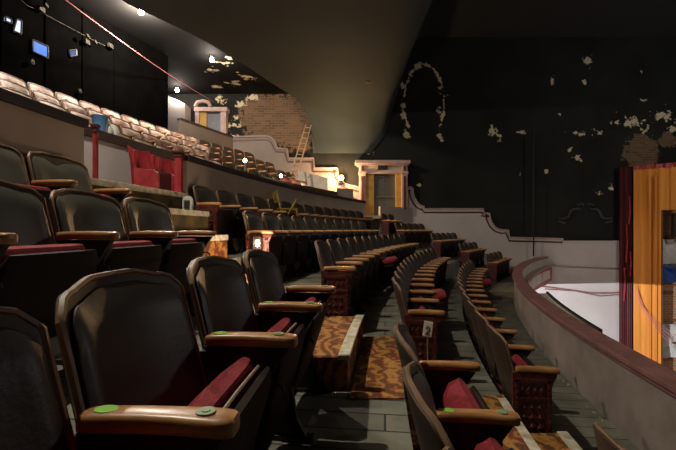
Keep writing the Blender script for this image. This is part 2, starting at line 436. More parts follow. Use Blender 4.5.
def endpanel_mesh():
    mb = MB(); y0, y1 = -.012, .012
    poly = [(-.15,0),(.13,0),(.13,.03),(.115,.05),(.115,.50),(.145,.56),(.15,.585),(-.15,.585),(-.15,.56),(-.145,.05),(-.15,.03)]
    mb.prism(poly, lambda x,z:(x,-.018,z), lambda x,z:(x,.012,z))
    for (a,b,c,d) in ((-.135,.06,-.11,.54),(.08,.06,.105,.54),(-.135,.52,.105,.545),(-.135,.055,.105,.08),(-.135,.40,.105,.415)):
        mb.box(((a+c)/2,-.022,(b+d)/2),(c-a,.016,d-b))
    for z in (.13,.20,.27,.34):       # rosettes
        for x in (-.07,-.017,.036):
            mb.add([(x-.022,-.018,z),(x,-.018,z-.028),(x+.022,-.018,z),(x,-.018,z+.028),(x,-.034,z)],[(0,1,4),(1,2,4),(2,3,4),(3,0,4)])
    for x in (-.085,-.04,.005,.05):
        mb.add([(x-.018,-.018,.465),(x,-.018,.43),(x+.018,-.018,.465),(x,-.018,.50),(x,-.036,.465)],[(0,1,4),(1,2,4),(2,3,4),(3,0,4)])
    for i in range(11):
        z = .09+i*.04
        for x in (-.1225,.0925): mb.box((x,-.032,z),(.014,.012,.02))
    return mb.mesh('end_panel', 'carved_red', bevel=.002)
ME['end'] = endpanel_mesh()
def disc(mb, x, y, z, rx, ry, h=.0025, n=16):
    mb.loft([[(x+rx*math.cos(2*PI*j/n), y+ry*math.sin(2*PI*j/n), z) for j in range(n)],[(x+rx*math.cos(2*PI*j/n), y+ry*math.sin(2*PI*j/n), z+h) for j in range(n)]])
_d = MB(); disc(_d, -.078, 0, .6240, .022, .016); ME['tape'] = _d.mesh('tape_marker','sticker')
_d = MB(); disc(_d, .112, 0, .6260, .018, .017, .003); disc(_d,.112,0,.629,.008,.008,.0015); ME['disc'] = _d.mesh('number_disc','disc_green', smooth=False)

PIV = (.035, 0, .378)
def chair(x0, d, z, label, group, fold=74, last=False, end=False, endlast=False, pad='pad', upper=False, tape=0, cat='theatre chair', dx=0):
    R = CX-x0; th = math.asin((d-CY)/R)
    # row line (x0) is where the arms end: the chair's centre sits behind it
    rc = R + .17
    loc = (CX - rc*math.cos(th) + dx, CY + rc*math.sin(th), z)
    t = thing('theatre_chair', label, cat, loc, -th, group)
    sh = link('back_shell', ME['back_shell'], t); link('rim', ME['rim'], sh)
    link('backrest', ME[pad], t)
    cu = link('seat', ME['cushion_up' if upper else 'cushion'], t, PIV if fold > 20 else (.13,0,.40), (0, -math.radians(fold), 0))
    link('seat_pan', ME['pan_up' if upper else 'pan'], cu)
    if not upper and d < 6 and dx: link('piping', ME['piping'], cu)
    sides = [-1, 1] if last else [-1]
    for sgn in sides:
        y = sgn*.265
        a = link('armrest', ME['arm'], t, (0,y,0))
        if tape and sgn == -1:
            link('tape_marker', ME['tape'], a)['label'] = 'yellow green tape on armrest'
            if tape > 1: link('number_disc', ME['disc'], a)
        if tape > 2 and sgn == 1:
            link('tape_marker', ME['tape'], a); link('number_disc', ME['disc'], a)
        if (end and sgn == -1) or (endlast and sgn == 1):
            e = link('end_panel', ME['end'], t, (0,y,0), (0,0,0) if sgn == -1 else (0,0,0)); e['label'] = 'carved dark red end panel'
        else:
            link('leg', ME['leg'], t, (0,y,0))
    return t

ORD = ['first','second','third','fourth','fifth','sixth','seventh','eighth','ninth','tenth','eleventh','twelfth','thirteenth','fourteenth','fifteenth','sixteenth','seventeenth','eighteenth','nineteenth','twentieth','twenty-first','twenty-second','twenty-third','twenty-fourth','twenty-fifth','twenty-sixth','twenty-seventh','twenty-eighth']
SP = .53
def row(x0, z, arm0, n, phrase, landmark, group, folds=None, look='brown', rev=False, end=True, endlast=False, jit=5, **kw):
    """n chairs whose first (nearest) armrest is at depth arm0"""
    R = CX-x0; th0 = math.asin((arm0-CY)/R); out = []
    for i in range(n):
        th = th0 + (i+.5)*SP/R; d = CY + R*math.sin(th)
        k = (n-1-i) if rev else i
        fo = 86 + random.uniform(-3, 3)
        lk = look
        if folds and i in folds:
            fo = folds[i]
            if fo < 40 and look == 'brown': lk = 'brown'
        st = ' with lowered red seat' if (folds and i in folds and folds[i] < 40) else ''
        lab = f"{lk} theatre chair{st} in {phrase}, {ORD[k]} from {landmark}"
        if len(lab.split()) > 16: lab = lab.replace(' theatre','')
        if len(lab.split()) > 16: print('LONG', lab)
        out.append(chair(x0, d, z, lab, group, fold=fo, last=(i==n-1), end=(end and i==0), endlast=(endlast and i==n-1), **kw))
    return out

XR = {'C':1.32,'B':.561,'A':-.19,'Z':-1.15,'Y':-1.85}
ZR = {'C':-.65,'B':-.325,'A':0,'Z':.325,'Y':.65}

# --- near sections (this side of the carpeted steps), each with its own words
def near(key, arms, labels, **kws):
    x0 = XR[key]; R = CX-x0
    for i, (a, lab, kw) in enumerate(zip(arms, labels, kws['kw'])):
        th = math.asin((a-CY)/R) + .5*SP/R; d = CY+R*math.sin(th)
        chair(x0, d, ZR[key], lab, kws['group'], **kw)
near('A', [.18,.71,1.24,1.77],
     ['brown padded theatre chair cut by the lower left corner of the photo',
      'large brown theatre chair in left foreground, green tape and number disc on its armrest',
      'brown theatre chair right behind the large left foreground chair, red seat half raised',
      'brown theatre chair at row end beside the carpeted step with raised white edge'],
     group='chairs of the foreground row on the left',
     kw=[dict(fold=78,tape=2,dx=-.032), dict(fold=74,tape=2,dx=-.032), dict(fold=76,tape=2,dx=-.015), dict(fold=72,last=True,tape=3,dx=-.001)])
near('B', [.33,.86,1.40],
     ['brown theatre chair of the right foreground row, only its back top at the bottom edge',
      'brown theatre chair right foreground with raised red seat, second from the bottom edge',
      'brown theatre chair in front of the orange carpet, red seat cushion, end of its row'],
     group='chairs of the foreground row on the right',
     kw=[dict(fold=72), dict(fold=70), dict(fold=68,last=True,tape=2)])
near('C', [1.08],
     ['brown theatre chair at the bottom edge, close to the foot of the railing wall'],
     group='chairs of the row along the railing', kw=[dict(fold=74,last=True)])
near('Z', [1.29,1.82,2.35],
     ['brown theatre chair cut by the left edge of the photo, second row up',
      'brown theatre chair with tan top rail behind the large left foreground chair',
      'brown theatre chair at its row end left of the small striped carpeted steps'],
     group='chairs of the second row up on the left',
     kw=[dict(fold=76,pad='pad_green'), dict(fold=76,pad='pad_green'), dict(fold=76,last=True,pad='pad_green')])
near('Y', [1.94,2.47],
     ['greenish grey theatre chair with wrinkled back at the left photo edge under the parapet',
      'greenish grey theatre chair with sagging torn back top under the brown parapet end'],
     group='chairs of the third row up on the left',
     kw=[dict(fold=76,pad='pad_green'), dict(fold=76,last=True,pad='pad_torn')])

# --- far sections, beyond the carpeted steps
row(XR['C'], ZR['C'], 2.77, 14, 'long row along railing', 'carpeted steps', 'chairs of the row along the railing', folds={11:5})
row(XR['B'], ZR['B'], 3.17, 12, 'second long row from railing', 'carpeted steps', 'chairs of the second row from the railing', folds={3:5})
row(XR['A'], ZR['A'], 3.52, 12, 'third long row from railing', 'carpeted steps', 'chairs of the third row from the railing', folds={5:8})
row(XR['Z'], ZR['Z'], 4.2, 11, 'fourth long row from railing', 'lit panel', 'chairs of the fourth row from the railing', pad='pad_green')
row(XR['Y'], ZR['Y'], 4.48, 14, 'row under the long parapet', 'louvered vent', 'chairs of the row against the middle parapet')
for key, a0, n in (('C',11.75,4),('B',11.95,4),('A',11.95,5),('Z',11.9,5),('Y',12.7,2)):
    ph = {'C':'short front block beyond the aisle','B':'short second block beyond the aisle','A':'short third block beyond the aisle','Z':'short fourth block beyond the aisle','Y':'short top block below the door'}[key]
    row(XR[key], ZR[key], a0, n, ph, 'side wall', 'chairs of the short blocks by the side wall', rev=True)

# --- upper balcony
UX = [-4.15,-4.90,-5.65,-6.40]; UZ = [1.74,2.12,2.50,2.88]
uph = ['the lowest upper balcony row','the second upper balcony row','the third upper balcony row','the topmost upper balcony row']
for k in range(4):
    x0 = UX[k]; a0 = solve(x0, -25)[1]
    n = int((14.2-a0)/ .62) if k == 3 else int((14.25-a0)/ .60)
    R = CX-x0; th0 = math.asin((a0-CY)/R); i = 0
    out = []
    while True:
        th = th0+(i+.5)*SP/R; d = CY+R*math.sin(th)
        if d > (13.2 if k == 0 else 13.9) or i >= 27: break
        red = (k == 0 and i in (15,16))
        px_ = CXP+F*ringx(x0,d)/d; dk = px_ > (238 if k == 0 else 226-9*(k-1)) and not red
        lab = f"{'red' if red else ('dark brown' if dk else 'pale pinkish')} theatre chair in {uph[k]}, {ORD[i]} from the left edge"
        chair(x0, d, UZ[k], lab, f"chairs of {uph[k]}", fold=76+random.uniform(-6,6), pad='pad_red' if red else ('pad' if dk else 'pad_upper'), upper=not dk)
        i += 1

# ------------------------------------------------------------------ balcony floors
off = .35
edges = {'C':(XR['C']-off,1.93),'B':(XR['B']-off,XR['C']-off),'A':(XR['A']-off,XR['B']-off),'Z':(XR['Z']-off-.05,XR['A']-off),'Y':(-2.27,XR['Z']-off-.05)}
for k in 'CBAZY':
    a, b = edges[k]; mb = MB(); ringbox(mb, a, b, -2.5, 14.45, -1.07 if k=='C' else ZR[k]-.45, ZR[k])
    struct(mb.build('floor', 'floor_boards'), {'C':'dark green painted boards along the railing','B':'dark boards of second row','A':'dark boards between the two foreground rows','Z':'dark boards of fourth row','Y':'dark boards under the middle parapet'}[k])
mb = MB(); ringbox(mb, -2.27-4.9, .2, -2.5, 14.45, -1.07, -.98); struct(mb.build('floor', 'wainscot'), 'underside of the balcony')
mb = MB(); ringbox(mb, -3.75, -2.51, -2.5, 14.45, 1.0, 1.37); struct(mb.build('floor', 'floor_boards'), 'cross aisle behind the middle parapet')
for k in range(4):
    mb = MB(); a = UX[k]-.40; b = (UX[k-1]-.40) if k else -3.72
    ringbox(mb, a-(.45 if k==3 else 0), b, -2.5, 14.45, UZ[k]-.45, UZ[k]); struct(mb.build('floor', 'floor_boards'), 'upper balcony step')
mb = MB(); ringbox(mb, -12, -6.8, 10.5, 14.45, 2.3, 2.88); struct(mb.build('floor', 'floor_boards'), 'landing behind the upper parapet')

# carpeted steps of the aisle
def step(xa, xb, d0, d1, z0, z1, label, nose=True, face=None):
    o = thing('carpeted_step', label, 'step', ((ringx(xa,(d0+d1)/2)+ringx(xb,(d0+d1)/2))/2,(d0+d1)/2,z0), 0, 'carpeted steps of the balcony aisle')
    L = o.location
    def sh(mb):
        mb.v = [(x-L.x, y-L.y, z-L.z) for x,y,z in mb.v]; return mb
    mb = MB(); ringbox(mb, xa, xb, d0, d1, z0, z1, .2); sh(mb).build('tread', 'carpet_dark' if z0 > .5 and xb < -1.9 else 'carpet', o)
    if nose:
        tk = .045 if z0 > .5 else .014
        mb = MB(); ringbox(mb, xb-.06, xb+.012, d0-.005, d1+.005, z1-tk, z1+.012, .2); sh(mb).build('nosing', 'nosing', o, bevel=.004)['label']='worn whitish step edge'
    return o
step(edges['A'][0]+.005, -.125, 2.33, 3.44, 0, .195, 'orange carpeted step with worn white edge beside the foreground row end')
step(edges['B'][0]+.005, XR['B']+.05, 2.03, 3.10, -.325, -.16, 'orange carpeted step behind the row with the number two card')
step(edges['C'][0]+.005, XR['C']+.02, 1.70, 2.72, -.65, -.46, 'lowest carpeted step with white edge at the bottom right')
step(edges['Z'][0]+.005, XR['Z']+.05, 2.96, 4.12, .325, .49, 'carpeted step hidden behind the foreground chairs below the lit end panel')
step(-1.95, -1.68, 3.06, 4.27, .65, .89, 'low striped carpeted step beside the row with the lit end panel')
step(-2.28, -1.95, 3.06, 4.40, .65, 1.15, 'middle carpeted step with whitish top under the louvered vent')
step(-2.50, -2.285, 3.14, 4.58, .65, 1.37, 'topmost carpeted step with pale worn edge below the red folding seats')
for (xa,xb,d0,d1,z,lab) in ((-.10,.205,2.20,3.47,.0,'orange patterned carpet patch between the two foreground rows'),
                        (.60,.985,1.85,3.0,-.325,'orange patterned carpet patch behind the lowest step'),
                        (1.33,1.60,1.55,2.6,-.65,'orange patterned carpet patch at the bottom right')):
    mb = MB(); ringbox(mb, xa, xb, d0, d1, z+.001, z+.009, .2)
    tag(mb.build('carpet_patch','carpet'), lab, 'carpet', 'patches of aisle carpet')
mb = MB(); ringbox(mb, XR['C']-off-.04, XR['C']-off+.022, 1.75, 2.95, -.333, -.312, .2)
tag(mb.build('step_nosing','nosing', bevel=.004), 'worn white edging strip above the lowest carpeted step', 'edging strip')

# ------------------------------------------------------------------ railing of the balcony
r = thing('balcony_railing', 'curved balcony railing with mauve brown cap and grey inner wall', 'railing', (2.4,4,-.65))
def rel(o, mb): 
    L = o.location; mb.v = [(x-L.x, y-L.y, z-L.z) for x,y,z in mb.v]; return mb
mb = MB(); ringbox(mb, 1.93, 2.06, -2.5, 14.45, -1.07, -.075, .2); rel(r, mb).build('wall_face', 'rail_grey', r, smooth=True)
mb = MB(); ringbox(mb, 1.895, 2.10, -2.5, 14.45, -.07, -.03, .2); ringbox(mb, 1.912, 2.08, -2.5, 14.45, -.105, -.07, .2)
rel(r, mb).build('rail_cap', 'rail_cap', r, bevel=.006)
f = thing('balcony_fascia', 'ornate red and cream outer face of the balcony beside the side wall', 'balcony front', (5,12,-.9))
mb = MB(); ringbox(mb, 2.06, 2.10, 10.2, 14.4, -.34, -.105); rel(f, mb).build('upper_band', 'cream', f)
mb = MB(); ringbox(mb, 2.06, 2.30, 10.2, 14.4, -.38, -.34); rel(f, mb).build('ledge', 'trim_pink', f)
mb = MB(); ringbox(mb, 2.06, 2.20, 10.2, 14.4, -.92, -.38); rel(f, mb).build('frame', 'red_paint', f)
for (a,b) in ((10.4,11.2),(11.35,12.15),(12.3,13.1),(13.25,14.15)):
    mb = MB(); ringbox(mb, 2.19, 2.215, a, b, -.82, -.50); rel(f, mb).build('panel', 'cream', f)
f = thing('spotlight_ledge', 'cream ledge with black edge projecting beyond the railing', 'ledge', (3.4,6,-.3))
mb = MB(); ringbox(mb, 2.06, 2.46, 4.6, 7.4, -.30, -.25, .2); rel(f, mb).build('board', 'cream', f)
mb = MB(); ringbox(mb, 2.45, 2.49, 4.6, 7.42, -.31, -.22, .2); 
rel(f, mb).build('edge', 'black_metal', f)
for (px_, y_) in ((531,252),(520,262)):
    X, d = solve(2.0, -1) if False else (0,0)

# ------------------------------------------------------------------ parapets
ZP = EYE+.88
def parapet(name, x0, d0, d1, zb, zt_, label, capmat='cap_brown', facemat='parapet', t=.12, capt=.07):
    o = thing(name, label, 'low wall', (ringx(x0,(d0+d1)/2),(d0+d1)/2,zb), 0)
    mb = MB(); ringbox(mb, x0-t, x0, d0, d1, zb, zt_-capt, .25); rel(o, mb).build('face', facemat, o, smooth=True)
    mb = MB(); ringbox(mb, x0-t-.03, x0+.03, d0-.01, d1+.01, zt_-capt, zt_, .25); rel(o, mb).build('cap', capmat, o)
    return o
parapet('parapet_wall', -2.30, -1.5, 3.12, .60, ZP, 'plain brown parapet wall above the chairs at the left edge')
parapet('parapet_wall', -2.30, 4.60, 12.0, .60, ZP, 'long curved brown parapet wall with dark cap running to the lit door')
parapet('parapet_wall', -3.70, -1.5, 14.3, 1.37, EYE+1.29, 'blotchy pale wall with dark cap behind the red folding seats', facemat='lower_wall', capt=.12)
# red posts at the opening
for (d, hb, lab) in ((3.40, 1.37, 'slim red post beside the left parapet end'), (4.72, 1.37, 'red post with flat top where the long parapet begins')):
    if d < 4: d = 3.36; x = -2.09
    else: d = 4.50; x = -1.835
    o = thing('red_post', lab, 'post', (x, d, .65 if d>4 else 1.37), 0, 'red posts of the passage opening')
    H = ZP - o.location.z
    mb = MB(); w_ = .035 if H < 1 else .075; mb.box((0,0,H/2),(w_,w_,H)); mb.box((0,-w_/2,H/2),(w_/2,.015,H-.12)); mb.build('shaft', 'red_paint', o, bevel=.006)
    mb = MB(); mb.box((0,0,H+.01),(w_*1.7,w_*1.7,.03)); mb.box((0,0,H-.03),(w_*1.35,w_*1.35,.04)); mb.build('capital', 'dark_red', o, bevel=.005)
# red folding seats standing in the cross aisle
def redseat(x, d, rz, lab):
    o = thing('red_folding_seat', lab, 'folding seat', (x,d,1.37), rz, 'red folding seats in the passage'); o.scale=(.84,.84,.84)
    mb = MB()
    mb.prism([(-.25,.0),(.22,.0),(.22,.42),(.12,.47),(-.2,.52),(-.31,.80),(-.28,.83),(-.22,.80)][::-1], lambda x,z:(x,-.25,z), lambda x,z:(x,-.21,z))
    mb.build('side_panel', 'red_paint', o, bevel=.004)
    mb = MB(); mb.prism([(-.25,.0),(.22,.0),(.22,.42),(.12,.47),(-.2,.52),(-.31,.80),(-.28,.83),(-.22,.80)][::-1], lambda x,z:(x,.21,z), lambda x,z:(x,.25,z))
    mb.build('side_panel', 'red_paint', o, bevel=.004)
    mb = MB()
    rings = []
    for i in range(7):
        s = -1+i/3; hw = .23
        rings.append([(-.23-.02*(1-s*s),s*hw,.40),(-.33-.03*(1-s*s),s*(hw+.02),.86+.03*s*s),(-.36-.03*(1-s*s),s*(hw+.02),.86+.03*s*s),(-.26-.02*(1-s*s),s*hw,.40)])
    mb.loft(rings); mb.build('backrest', 'red_paint', o, smooth=True)
    mb = MB(); mb.box((.10,0,.27),(.07,.40,.42)); mb.build('seat', 'dark_red', o, bevel=.015)
    mb = MB(); mb.box((.14,0,.18),(.015,.20,.02)); mb.build('handle', 'red_paint', o)
X, d = solve(-2.95, 150); redseat(-2.56, 5.5, -.22, 'bright red folding seat leaning by the blotchy wall, the left one')
redseat(-2.52, 6.15, -.22, 'dark red folding seat next to the right red post')

# ------------------------------------------------------------------ walls
# side wall (far), black painted with flaking plaster
mb = MB(); mb.box((2.0,14.65,1.0),(30,.3,17.6)); struct(mb.build('wall_right', 'side_wall_paint'), 'black side wall with flaking paint and bare brick')
# rear wall, black panels
mb = MB(); ringbox(mb, -7.40, -7.22, 2.0, 11.2, 2.5, EYE+5.05, .4)
for i in range(12):
    dd = 2.4+i*.8; ringbox(mb, -7.22, -7.19, dd, dd+.04, 2.88, EYE+5.0)
struct(mb.build('wall_left', 'black_wall'), 'black panelled rear wall of the upper balcony')
mb = MB(); mb.box((-3.5,-2.6,1.5),(30,.2,17)); struct(mb.build('wall_back', 'black_wall'))
mb = MB(); mb.box((-12.2,6,2),(.2,17,12)); struct(mb.build('wall_rear', 'black_wall'))
mb = MB(); mb.box((4,6,-6.9),(34,18,.2)); struct(mb.build('floor', 'wainscot'), 'main floor far below the balcony')
mb = MB(); mb.box((17.0,6,0),(.3,18,14)); struct(mb.build('wall_front', 'black_wall'))

# pale wainscot on the side wall, stepped and scrolled
def arc(p0, p1, k, n=8):
    # quarter curve between two points; k=1 concave (first down, then across)
    out = []
    for i in range(n+1):
        a = PI/2*i/n
        if k: out.append((p1[0] + (p0[0]-p1[0])*math.cos(a)*1.0, p0[1] + (p1[1]-p0[1])*math.sin(a)))
        else: out.append((p0[0] + (p1[0]-p0[0])*math.sin(a), p1[1] + (p0[1]-p1[1])*math.cos(a)))
    out2 = []
    for i in range(n+1):
        a = PI/2*i/n
        if k: out2.append((p0[0]+(p1[0]-p0[0])*(1-math.cos(a)), p0[1]+(p1[1]-p0[1])*math.sin(a)))
        else: out2.append((p0[0]+(p1[0]-p0[0])*math.sin(a), p0[1]+(p1[1]-p0[1])*(1-math.cos(a))))
    return out2
prof_r = [(407,187),(411.5,187)] + arc((413,189),(423.8,206),1) + [(423.8,208.3),(482.4,208.3),(483.0,212.6),(488.5,212.8)] + arc((489,213.5),(501,229),1) + [(507.5,229.7),(508.5,236.6),(561,238),(562,241)]
def wl(pts, y=14.5): return [wallpt(*p) for p in pts]
def plate(pts, d_front, d_back, m, name, parent=None, **kw):
    mb = MB(); mb.prism(pts, lambda x,z:(x,d_front,z), lambda x,z:(x,d_back,z)); return mb.build(name, m, parent, **kw)
def ear_plate(pts2, zbot, d_front, d_back, m, name, parent=None):
    # column quads below a monotone profile
    mb = MB(); P = pts2
    for i in range(len(P)-1):
        (x0,z0),(x1,z1) = P[i],P[i+1]
        if abs(x1-x0) < 1e-5: continue
        mb.prism([(x0,zbot),(x1,zbot),(x1,z1),(x0,z0)], lambda x,z:(x,d_front,z), lambda x,z:(x,d_back,z))
    return mb.build(name, m, parent)
def strip(pts2, off_, w, d_front, d_back, m, name, parent=None):
    # a moulding strip following the profile, off_ below it
    mb = MB(); P = [Vector((a,b)) for a,b in pts2]; A=[]; B=[]
    for i,p in enumerate(P):
        a = P[max(0,i-1)]; b = P[min(len(P)-1,i+1)]; t = (b-a).normalized(); n = Vector((t.y,-t.x))
        if n.y > 0 and abs(n.y) > .2: n = -n
        if abs(n.y) <= .2 and n.x > 0: n = -n
        A.append(p+n*off_); B.append(p+n*(off_+w))
    rings = [[(a.x,d_back,a.y),(a.x,d_front,a.y),(b.x,d_front,b.y),(b.x,d_back,b.y)] for a,b in zip(A,B)]
    mb.loft(rings); return mb.build(name, m, parent)
PR = wl(prof_r)
w = thing('scrolled_wainscot', 'pale wall dado stepping down with scrolled curves beyond the railing', 'wall panelling', (5,14.5,0))
w.location = (0,0,0)
ks = [i for i,p in enumerate(PR) if p[0] <= 6.25][-1]
ear_plate(PR[:ks+1], -.9, 14.40, 14.49, 'lower_wall', 'panel', w); ear_plate(PR[ks:-1], -6.7, 14.40, 14.49, 'lower_wall', 'panel', w)
strip(PR, 0, .055, 14.36, 14.41, 'trim_pink', 'top_moulding', w)
strip(PR, .13, .05, 14.375, 14.40, 'maroon', 'maroon_line', w)
mb = MB(); x0,z0 = wallpt(562,241); x1,z1 = wallpt(626,242.5)
xl_ = wallpt(561,0)[0]+.005
mb.box(((xl_+x1)/2, 14.45, (z0-6.8)/2),(x1-xl_,.09,z0+6.8)); mb.box(((xl_+x1)/2,14.40,z0-.01),(x1-xl_,.05,.05))
struct(mb.build('wall_lower', 'lower_wall'), 'pale lower side wall between balcony and curtain')
# left (upper) profile
mat('wainscot_shade', (.27,.225,.20), .8, .15, 1.2); mat('trim_shade', (.33,.25,.22), .7, .15, 3)  # wainscot and trim colours darkened to stand in for dimmer light up here
prof_l = [(-20,137),(233,137),(264,135.8)] + arc((266,136),(277.7,148),0) + [(288,149.4),(289.5,158.2),(314,158.2),(315,168),(337,168)] + arc((338,169),(353,185.5),1) + [(360,187.5),(366,188)]
PL = wl(prof_l)
w = thing('scrolled_wainscot', 'pale stepped wall dado behind the upper balcony chairs near the ladder', 'wall panelling', (0,0,0))
ear_plate(PL[1:], -.5, 14.40, 14.49, 'wainscot_shade', 'panel', w)
strip(PL[1:], 0, .06, 14.36, 14.41, 'trim_shade', 'top_moulding', w)
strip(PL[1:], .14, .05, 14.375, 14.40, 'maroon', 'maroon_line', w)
# upper parapet in front of the far door
zt_u = EYE+3.44
mb = MB(); p0 = ((181-CXP)/F*12.03, 12.03); p1 = ((233-CXP)/F*14.4, 14.4)
o = thing('parapet_wall', 'brown sloping-looking parapet below the small upper door', 'low wall', (p0[0],p0[1],2.88))
dx, dy = p1[0]-p0[0], p1[1]-p0[1]; ln = math.hypot(dx,dy); ang = math.atan2(dy,dx); o.rotation_euler=(0,0,ang)
mb = MB(); mb.box((ln/2,.06,(zt_u-2.88)/2-.03),(ln,.12,zt_u-2.88-.06)); mb.build('face','parapet_dark',o)
mb = MB(); mb.box((ln/2,.06,zt_u-2.88-.03),(ln+.02,.17,.06)); mb.build('cap','cap_brown',o)
mb = MB(); xa,za = wallpt(150,90); xb,zb = wallpt(185,105,14.3)
mb.prism([(wallpt(160,93,13.9)[0],2.8),(wallpt(185,93,13.9)[0],2.8),wallpt(185,103.5,13.9),wallpt(160,92,13.9)], lambda x,z:(x,13.9,z), lambda x,z:(x,14.45,z))
struct(mb.build('wall_stub', 'lower_wall'), 'pale wall end beside the black rear wall')

# white lit low walls at the far end of the upper balcony
o = thing('stair_wall', 'brightly lit white low wall left of the glowing lamp', 'low wall', (0,0,0))
mb = MB(); 
a = wallpt(298,170.5,13.6); b_ = wallpt(328,178,13.6)
mb.prism([(a[0],1.9),(b_[0],1.9),b_,a], lambda x,z:(x,13.6,z), lambda x,z:(x,13.7,z)); mb.build('face','cream',o)
o = thing('stair_wall', 'dark box shaped low wall directly below the glowing lamp', 'low wall', (0,0,0))
a = wallpt(337,188,13.3); b_ = wallpt(353,189,13.3)
mb = MB(); mb.prism([(a[0],1.6),(b_[0],1.6),b_,a], lambda x,z:(x,13.3,z), lambda x,z:(x,13.7,z)); mb.build('face','parapet_dark',o)
mb = MB(); a = wallpt(341,178,14.2)
o = thing('wall_lamp', 'glowing warm wall lamp above the pale stepped dado left of the door', 'lamp', (a[0],14.1,a[1]-.12))
mb = MB(); mb.lathe([(.0,0),(.09,0),(.07,.04),(.0,.04)],(0,0,0),12); mb.box((0,.13,.02),(.06,.26,.04)); mb.build('bracket','steel',o)
mb = MB(); mb.lathe([(.0,.04),(.07,.05),(.10,.12),(.07,.19),(0,.21)],(0,0,0),14); mb.build('globe','bulb_warm',o,smooth=True)
lampA = (a[0]-.02,13.85,a[1]-.02)

# ------------------------------------------------------------------ door portal beside the long parapet
o = bpy.data.objects.new('door_1', None); COL.objects.link(o); struct(o, 'pale classical door surround with grey double door and yellow jambs')
D = 14.1
def pbox(px0, y0, px1, y1, d0, d1, m, name, bevel=0, dref=None, parent=None):
    dref = dref or d0
    (xa,za),(xb,zb) = wallpt(px0,y0,dref), wallpt(px1,y1,dref)
    mb = MB(); mb.box(((xa+xb)/2,(d0+d1)/2,(za+zb)/2),(abs(xb-xa),d1-d0,abs(zb-za))); return mb.build(name, m, parent if parent is not None else o, bevel=bevel)
pbox(359.5,165,365.5,219, D, 14.5, 'trim_pink', 'pilaster'); pbox(402,165,407.5,209, D, 14.5, 'trim_pink', 'pilaster')
pbox(361.3,176,363.8,216, D-.03, D+.01, 'maroon', 'inlay'); pbox(403.6,176,406,209, D-.03, D+.01, 'maroon', 'inlay')
pbox(361.3,166,363.8,170.5, D-.03, D+.01, 'maroon', 'inlay'); pbox(403.6,166,406,170.5, D-.03, D+.01, 'maroon', 'inlay')
pbox(359,171.5,366.5,173.5, D-.08, 14.5, 'trim_pink', 'capital'); pbox(401.5,171.5,408.5,173.5, D-.08, 14.5, 'trim_pink', 'capital')
pbox(357.5,163,409,165, D-.10, 14.5, 'trim_pink', 'cornice'); pbox(355.5,160,410.5,163, D-.2, 14.5, 'trim_pink', 'cornice'); 
pbox(365.5,165,402,173.5, D+.02, 14.5, 'wainscot', 'frieze')
pbox(378,165.3,387.5,169.6, D-.03, D+.03, 'black_metal', 'sign_box')
pbox(365.5,173.5,374.2,219, D+.12, 14.5, 'yellow_paint', 'jamb'); pbox(396,173.5,402,219, D+.12, 14.5, 'yellow_paint', 'jamb')
pbox(374.2,173.5,385,219, D+.28, 14.5, 'door_grey', 'door_leaf'); dl = pbox(385.2,173.5,396,219, D+.28, 14.5, 'door_grey', 'door_leaf')
pbox(377,196.2,394,197.2, D+.18, D+.22, 'steel', 'push_bar')
pbox(378.5,176,384,176.7, D+.24, D+.28, 'steel', 'door_closer')
pbox(364,215.6,380,218.5, 13.0, 13.5, 'sill', 'threshold')
o2 = thing('parapet_wall', 'short pale parapet in front of the grey double door', 'low wall', (0,0,0))
(xa,za),(xb,zb) = wallpt(380.3,206.3,13.5), wallpt(413,208.5,14.38)
mb = MB(); mb.add([(xa,13.5,.6),(xb,14.38,.6),(xb,14.38,za),(xa,13.5,za),(xa-.05,13.6,.6),(xb-.05,14.48,.6),(xb-.05,14.48,za),(xa-.05,13.6,za)],[(0,1,2,3),(4,7,6,5),(0,4,5,1),(3,2,6,7),(0,3,7,4),(1,5,6,2)])
mb.build('face','wainscot',o2)
# upper small door
o = bpy.data.objects.new('door_2', None); COL.objects.link(o); struct(o, 'small blue grey door with yellow jamb at the top of the upper balcony')
D = 14.2
pbox(198.5,110,206.5,140, D+.1, 14.5, 'yellow_paint', 'jamb'); pbox(206.5,111,220.5,140, D+.2, 14.5, 'door_blue', 'door_leaf')
pbox(220.5,108,226,140, D, 14.5, 'trim_pink', 'pilaster'); pbox(195,108,199,140, D, 14.5, 'trim_pink', 'pilaster')
pbox(194,107,227,111, D-.05, 14.5, 'trim_pink', 'lintel')
mb = MB(); x_, z_ = wallpt(203,104.5,D); mb.tube([(x_-.28,D,z_-.08),(x_-.2,D,z_+.08),(x_,D,z_+.13),(x_+.2,D,z_+.08),(x_+.28,D,z_-.08)], .07, 8); mb.build('arch', 'trim_pink', o, smooth=True)

